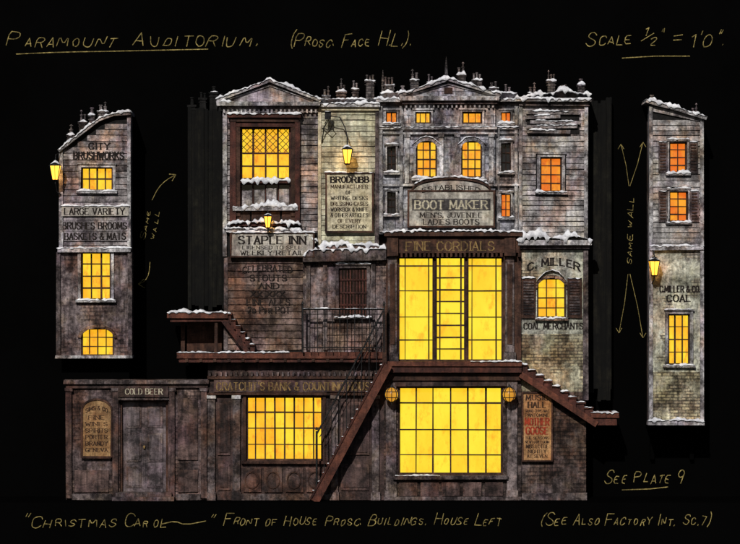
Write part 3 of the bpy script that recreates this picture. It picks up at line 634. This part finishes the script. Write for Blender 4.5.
# ================================================================== walkway deck & stairs
W='timber_walkway'
box(W,'deck_beam','stair_wood',178,352,385,358,.0,.30); box(W,'deck_beam','oxblood_wood',180,358,385,362,.0,.26)
box(W,'deck_beam','stair_wood',386,361,521,366,.07,.32); box(W,'deck_beam','oxblood_wood',386,366,521,372,.05,.28)
box(W,'deck_beam_rear','stair_wood',178,352.5,224,361,-.5,-.01)
snow(W,[(178,352),(290,352)],1.,.05,.30,.8); snow(W,[(470,361),(521,361)],.9,.1,.32,.6)
for i in range(14): box(W,'joist_end','umber_wood',186+i*14,358.5,189+i*14,361.5,.26,.285)
def steps(g,x0,y0,x1,y1,n,th,d0,d1,m='stair_wood'):
    sx=(x1-x0)/n; sy=(y1-y0)/n
    for i in range(n):
        xa=x0+sx*i; ya=y0+sy*i
        box(g,'tread','stair_wood',xa-.4,ya,xa+sx+.6,ya+1.6,d0,d1+.03); box(g,'riser','oxblood_wood',xa,ya+1.6,xa+sx*.98,ya+th,d0,d1)
        snow(g,[(xa,ya),(xa+sx,ya)],1.1,d0+.05,d1+.03,.8)
A='timber_steps'
box(A,'landing','stair_wood',168,312,228,318,-.5,.3); box(A,'landing','oxblood_wood',171,318,226,321.5,-.45,.24); snow(A,[(168,312),(228,312)],1.8,-.4,.3,1.6)
steps(A,227,313,255,350,6,10,.02,.24)
beam(A,'stringer','oxblood_wood',(224,320),(250,354),5,.2,.25); box(A,'post','umber_wood',180,321,184,352,-.4,-.3); box(A,'post','umber_wood',215,321,218,352,.1,.2)
box(A,'under_boarding','umber_wood',186,322,222,352,-.45,-.38)
A='timber_steps.001'
steps(A,519,364,592,412,9,11,.05,.20)
beam(A,'stringer','stair_wood',(520,374),(596,424),6,.17,.235)
box(A,'landing','stair_wood',590,412,618,417,-.5,.24); box(A,'landing','oxblood_wood',593,417,616,425,-.45,.20); snow(A,[(590,412),(618,412)],1.6,-.4,.24,1.4)
A='timber_staircase'
n=15
for i in range(n):
    f=i/n; xx=386+(314-386)*f; yy=364+(498-364)*f
    box(A,'tread','stair_wood',xx-6.4,yy,xx+1.5,yy+1.8,.14,.36); snow(A,[(xx-6,yy),(xx+1,yy)],.5,.2,.36,.3)
beam(A,'stringer','stair_wood',(388,364),(315,500),9,.36,.42); beam(A,'stringer_rear','umber_wood',(386,364),(313,500),8,.13,.17)
beam(A,'stringer_cap','oxblood_wood',(384.2,361),(311.2,497),1.6,.36,.445)
box(A,'newel_post','umber_wood',382.5,306,386.5,378,.33,.40)
G='iron_railing'
def rail(a,b,r,d=.39): tube(G,'rail','wrought_iron',[(a[0],a[1],d),(b[0],b[1],d)],r)
rail((303,309),(384,309),.8); rail((303,347),(384,347),.6)
rail((303,314),(384,314),.4)
for xx in (303,384): rail((xx,304),(xx,352),1.0)
for i in range(1,11): rail((303+i*7.4,309),(303+i*7.4,352),.4)
rail((384,309),(317,433),.9); rail((384,318),(320,436),.4)
rail((317,430),(317,500),1.1)
for i in range(1,9):
    f=i/9; xx=384-67*f; y0_=309+124*f; y1_=min(368+ (384-xx)*1.86,499); rail((xx,y0_),(xx,y1_),.4)
for x,y in ((303,303),(384,303),(317,428)): cyl(G,'finial','wrought_iron',x,y+1,y-2,1.6,.5,.39)
snow(G,[(303,308.2),(384,308.2)],.7,.375,.405,.2)

# ================================================================== LEFT NARROW BUILDING (brushworks)
N='brushworks_building'
hN=[(81,167,113,191),(81,252,111,300),(81,328,114,356)]
def nl(y): return 63-6*(y-150)/206 if y>150 else 63+ (150-y)*1.55
wall(N,'gap_shade',64,150,130,252,hN); wall(N,'violet_plaster',59,252,131,356,hN)
poly(N,'gable_wall','gap_shade',[(64,150),(83,133),(100,121),(115,116),(130,115),(130,150)],-.25,0)
box(N,'building_body','dark_stone_trim',65,150,129,355,BACK,-.26,0); poly(N,'building_body','dark_stone_trim',[(65,149.9),(84,134),(101,122),(116,117),(129,116),(129,149.9)],BACK,-.26)
boards(N,'weathered_grey_boards',60,124,130,250,6,hN,xl=lambda y: nl(y)+(6 if y<150 else 0))
box(N,'corner_post','stone_trim',59,150,63,250,-.25,.06); box(N,'corner_post','dark_stone_trim',56.5,252,60.5,356,-.25,.05); box(N,'corner_post','stone_trim',127.5,116,131,250,-.25,.05); box(N,'corner_post','dark_stone_trim',128,252,132,356,-.25,.05)
rl=[(59,151),(72,141),(84,131.5),(99,120),(114,114.5),(131,113.5)]
for i in range(5): beam(N,'roof_edge','stone_trim',rl[i],rl[i+1],3,BACK,.12)
snow(N,[(a,b_-1.5) for a,b_ in rl],2.2,-.85,.12,1.8)
for (x,yt,w,n_) in ((69,128,6,1),(81,115,7,2),(90,108,5,1),(101,104,9,2)): chimney(N,x,yt,yt+24,w,n_,-.6,-.3,ph=6)
text(N,'CITY',89,110,143,149,.032,'ink_black',1.2,p='wall_lettering'); text(N,'BRUSHWORKS',74,124,152,159,.032,'ink_black',1.4,p='wall_lettering')
window(N,*hN[0],4,2,0,'lit_glass_gold','umber_wood',1.2,2.5,pn='_upper')
box(N,'sign_band','sign_grey',62,206,129,216,0,.07); text(N,'LARGE VARIETY',65,125,208.5,214.5,.073,w=1.1,p='wall_lettering'); snow(N,[(61,206),(130,206)],1.2,0,.07,.8)
box(N,'sign_band','weathered_grey_boards',61,220.5,129,231,0,.05,.001);box(N,'sign_band','weathered_grey_boards',61,231.5,129,241,0,.05,.001)
text(N,'BRUSHES BROOMS',63,127,222.5,229,.053,w=1.2,p='wall_lettering'); text(N,'BASKETS & MATS',65,126,233,239.5,.053,w=1.2,p='wall_lettering')
box(N,'string_course','stone_trim',58,248,131,252,-.1,.09); snow(N,[(57,248),(132,248)],1.2,0,.08,1.2)
window(N,*hN[1],3,4,0,'lit_glass_gold','umber_wood',1.2,3,pn='_middle')
window(N,*hN[2],4,3,0,'lit_glass_gold','umber_wood',1.2,0,cm='sooty_brick',arch=10,wm='violet_plaster',sill=False,pn='_arched')
box(N,'base_ledge','stone_trim',55.5,355.5,132.5,358,-.3,.09)
lantern('wall_lantern.002',57,173,14,.32); tube('wall_lantern.002','bracket','wrought_iron',[(63,196,.0),(58,192,.2),(57,184,.32),(57,180,.32)],.6); tube('wall_lantern.002','bracket','wrought_iron',[(62,152,.0),(57,155,.25),(57,163,.32)],.5)
box('black_plinth','plinth_block','black_board',60,358.1,128,383.5,BACK,-.32,0)
for a in (654,694): poly('wall_bracket','gusset','black_board',[(a,425.1),(a+4,425.1),(a+4,462),(a,462)],BACK,BACK+.12)
box('wall_bracket','shelf','black_board',650,425.1,702,429,BACK,-.05,0)

# ================================================================== RIGHT NARROW BUILDING (coal office)
O='coal_office_building'
hO=[(669,142,687,173),(669,191,688,222),(668,314,690,365)]
wall(O,'gap_shade',650,118,703,250,hO); wall(O,'pale_plaster',650,250,702,372,hO); wall(O,'yellow_brick',650,372,702,423)
poly(O,'gable_wall','gap_shade',[(650,118),(650,104),(664,108),(690,114),(703,118)],-.25,0)
box(O,'building_body','dark_stone_trim',651,118,701,422,BACK,-.26,0)
boards(O,'pale_grey_boards',650,120,703,248,5.6,hO)
box(O,'corner_post','stone_trim',649,106,652.5,423,-.25,.06); box(O,'corner_post','stone_trim',700,118,703.5,423,-.25,.06)
rr=[(646,101),(655,104),(672,108),(690,113.5),(706,118.5)]
for i in range(4): beam(O,'roof_edge','stone_trim',rr[i],rr[i+1],3.4,BACK,.14)
beam(O,'gable_board','weathered_grey_boards',(653,109),(700,119),5,0,.04)
snow(O,[(a,b_-1.7) for a,b_ in rr],2.8,-.85,.14,2)
chimney(O,654,92,108,6,1,-.6,-.3); chimney(O,697,108,122,7,2,-.6,-.3,ph=4); 
for h in hO[:2]:
    window(O,*h,2,4,0,'lit_glass_orange','umber_wood',1,1.5,pn='_upper')
    for a,b_ in ((h[0]-10.5,h[0]-2),(h[2]+2,h[2]+10.5)):
        box(O,'shutter','dark_stone_trim',a,h[1],b_,h[3],0,.05)
        for i in range(9): box(O,'shutter_slat','umber_wood',a+1.4,h[1]+2+i*3.1,b_-1.4,h[1]+3.6+i*3.1,.05,.065)
        snow(O,[(a,h[1]),(b_,h[1])],1.0,0,.05,.8)
box(O,'string_course','stone_trim',649,246,703,250,-.1,.09); snow(O,[(649,246),(704,246)],1.5,0,.08,1.5)
text(O,'C.MILLER & CO.',660,700,286,292,.008,'ink_black',1.2,p='wall_lettering'); text(O,'COAL',667,691,295,301.5,.008,'ink_black',1.3,p='wall_lettering')
window(O,*hO[2],3,4,0,'lit_glass_gold','umber_wood',1.1,3,pn='_lower')
box(O,'base_ledge','stone_trim',648,421,704,425,-.3,.09); snow(O,[(648,421),(676,419.5),(704,421)],1.8,-.1,.09,1.2)
lantern('wall_lantern.003',653,268,14,.26); tube('wall_lantern.003','bracket','wrought_iron',[(653,276,.26),(653,280,.22),(651.5,284,.03)],.6); tube('wall_lantern.003','bracket','wrought_iron',[(652,250,.03),(653,251,.2),(653,260,.26)],.5)

# ================================================================== dark wing walls (ragged upright boards)
def wing(g,x0,x1,yt,yb,jt,jb):
    x=x0
    while x<x1-.5:
        e=min(x1,x+U(2.5,6)); d1=-.6+U(-.02,.02)
        box(g,'upright_board','dark_wing_paint',x,yt+U(-jt,jt),e-.15,yb+U(-jb,jb),-.88,d1,.004); x=e
G='dark_wing_wall'
wing(G,186,224,108,309,3,4)
for (x,yt,w,n_) in ((190,96,7,1),(201,89,7,2),(212,83,8,1),(220,93,6,1)): chimney(G,x,yt,112,w,n_,-.85,-.62,'dark_chimney','dark_chimney',False)
snow(G,[(209,90),(216,90)],.7,-.85,-.6,.3)
G='dark_wing_wall.001'
wing(G,588,614,98,398,4,9)

# ================================================================== stage, ground, background
box('background','black_board_wall','black_board',-3500,-1400,4200,565,-1.3,BACK-.01,0)
G='stage_platform'; box(G,'deck','black_stage_paint',-1200,500.02,1940,565,BACK-.005,.7,0)
add('ground','floor_sheet','black_floor',[(-300,-300,Z(565)),(300,-300,Z(565)),(300,300,Z(565)),(-300,300,Z(565))],[(0,1,2,3)])

# handwriting in gold ink on the black board
kb=(CAMD-BACK)/CAMD; db=BACK-.01+.004; ks=(CAMD-.7)/CAMD; ds=.704
H=dict(serif=False,hand=True,m='gold_ink',w=.8)
G='handwritten_title'
text(G,'Paramount',6,116,31,46,db,k=kb,**H); text(G,'Auditorium.',132,256,31,46,db,k=kb,**H); text(G,'(Prosc. Face H.L.).',289,410,33,46,db,k=kb,**H); text(G,'Scale',586,630,31,45,db,k=kb,**H)
text(G,'1',644,647,28,35,db,k=kb,**H); stroke(G,[(641,41),(654,33)],db,kb,.7); text(G,'2',650,655,38,45,db,k=kb,**H); text(G,'"',659,662,28,40,db,k=kb,**H); text(G,"= 1'0\".",671,722,32,46,db,k=kb,**H)
stroke(G,[(16,54),(60,52),(120,51),(208,49)],db,kb); stroke(G,[(622,58),(655,56),(690,56)],db,kb)
G='handwritten_note'
text(G,'See Plate 9',604,682,470,483,db,k=kb,**H); stroke(G,[(622,490),(650,489),(668,487)],db,kb)
G='handwritten_note.001'
text(G,'Same',130,160,222,227,db,k=kb,rot=78,serif=False,hand=True,m='gold_ink',w=.55)
text(G,'wall',140,168,222,228,db,k=kb,rot=78,serif=False,hand=True,m='gold_ink',w=.55)
stroke(G,[(152,200),(158,188),(166,180),(175,175)],db,kb,.6);stroke(G,[(169,174),(176,174.5),(172,181)],db,kb,.6)
stroke(G,[(150,262),(149,274),(145,281),(139,284)],db,kb,.6);stroke(G,[(144,279),(138,284),(145,288)],db,kb,.6)
G='handwritten_note.002'
text(G,'SAME WALL',596,664,228,233,db,k=kb,rot=88,serif=False,hand=True,m='gold_ink',w=.55)
for a,b_ in (((629,186),(621,144)),((630,186),(643,142)),((628,274),(619,333)),((630,274),(643,338))):
    stroke(G,[a,((a[0]+b_[0])/2+1,(a[1]+b_[1])/2),b_],db,kb,.5)
    s_=1 if b_[1]<a[1] else -1
    stroke(G,[(b_[0]-3,b_[1]+5*s_),b_,(b_[0]+3,b_[1]+5*s_)],db,kb,.5)
G='handwritten_note.003'
H['w']=.7
text(G,'"Christmas',24,116,515,527,ds,k=ks,**H); text(G,'Carol',124,166,515,527,ds,k=ks,**H); stroke(G,[(162,524),(175,521),(185,525),(206,521)],ds+.003,ks,.8); text(G,'"',208,212,515,527,ds,k=ks,**H)
text(G,'Front of House Prosc. Buildings. House Left',224,500,514,525,ds,k=ks,**H)
text(G,'(See Also Factory Int. Sc.7)',540,710,514,525,ds,k=ks,**H)

# ------------------------------------------------------------------ build objects
import bmesh
groups={}
EMP={}
for (g,p,mn),(vs,fs,sm) in PARTS.items(): groups.setdefault(g,[]).append((p,mn,vs,fs,sm))
for g in sorted(groups,key=lambda s:(s.split('.')[0],s)):
    it=groups[g]
    allv=[v for q in it for v in q[2]]
    cx=(min(v[0] for v in allv)+max(v[0] for v in allv))/2; cy=(min(v[1] for v in allv)+max(v[1] for v in allv))/2; cz=min(v[2] for v in allv)
    e=bpy.data.objects.new(g,None); e.location=(cx,cy,cz); e.empty_display_size=.3; scene.collection.objects.link(e)
    inv=Matrix.Translation((-cx,-cy,-cz)); EMP[g]=(e,inv)
    for p,mn,vs,fs,sm in it:
        me=bpy.data.meshes.new(p); me.from_pydata(vs,[],fs); me.materials.append(MATS[mn])
        if mn not in ('gold_ink',) and not p.startswith('window_panes') and 'lettering' not in p:
            bm=bmesh.new(); bm.from_mesh(me)
            bmesh.ops.recalc_face_normals(bm,faces=bm.faces)
            bm.to_mesh(me); bm.free()
        if sm: me.polygons.foreach_set('use_smooth',[True]*len(me.polygons))
        me.update()
        o=bpy.data.objects.new(p,me); scene.collection.objects.link(o); o.parent=e; o.matrix_parent_inverse=inv
# the lit lamps throw a warm pool on the wall behind them
for g,loc,en in LAMPS:
    l=bpy.data.lights.new('flame','POINT'); l.energy=en; l.color=(1,.55,.16); l.shadow_soft_size=.04
    o=bpy.data.objects.new('flame',l); scene.collection.objects.link(o); o.location=loc; e,inv=EMP[g]; o.parent=e; o.matrix_parent_inverse=inv

# ------------------------------------------------------------------ light, sky, camera
el=math.radians(35); az=math.radians(13)
sd=bpy.data.lights.new('sun','SUN'); sd.energy=3.4; sd.angle=math.radians(.6); sd.color=(1,.95,.88)
so=bpy.data.objects.new('sun',sd); scene.collection.objects.link(so); so.location=(-5,-20,20)
dirv=Vector((math.sin(az)*math.cos(el),math.cos(az)*math.cos(el),-math.sin(el)))
so.rotation_euler=dirv.to_track_quat('-Z','Y').to_euler()
w=bpy.data.worlds.new('World'); scene.world=w; w.use_nodes=True
nt=w.node_tree; sk=nt.nodes.new('ShaderNodeTexSky'); sk.sky_type='NISHITA'; sk.sun_disc=False; sk.sun_elevation=el; sk.sun_rotation=math.radians(180)+az
nt.links.new(sk.outputs[0],nt.nodes['Background'].inputs[0]); nt.nodes['Background'].inputs[1].default_value=.03
cam=bpy.data.cameras.new('camera'); co=bpy.data.objects.new('camera',cam); scene.collection.objects.link(co)
co.location=(0,-CAMD,Z(272)); co.rotation_euler=(math.radians(90),0,0)
cam.sensor_width=36; cam.lens=36*CAMD/(740*S); cam.clip_end=2000; scene.camera=co
scene.view_settings.view_transform='Standard'; scene.view_settings.look='None'; scene.view_settings.exposure=0
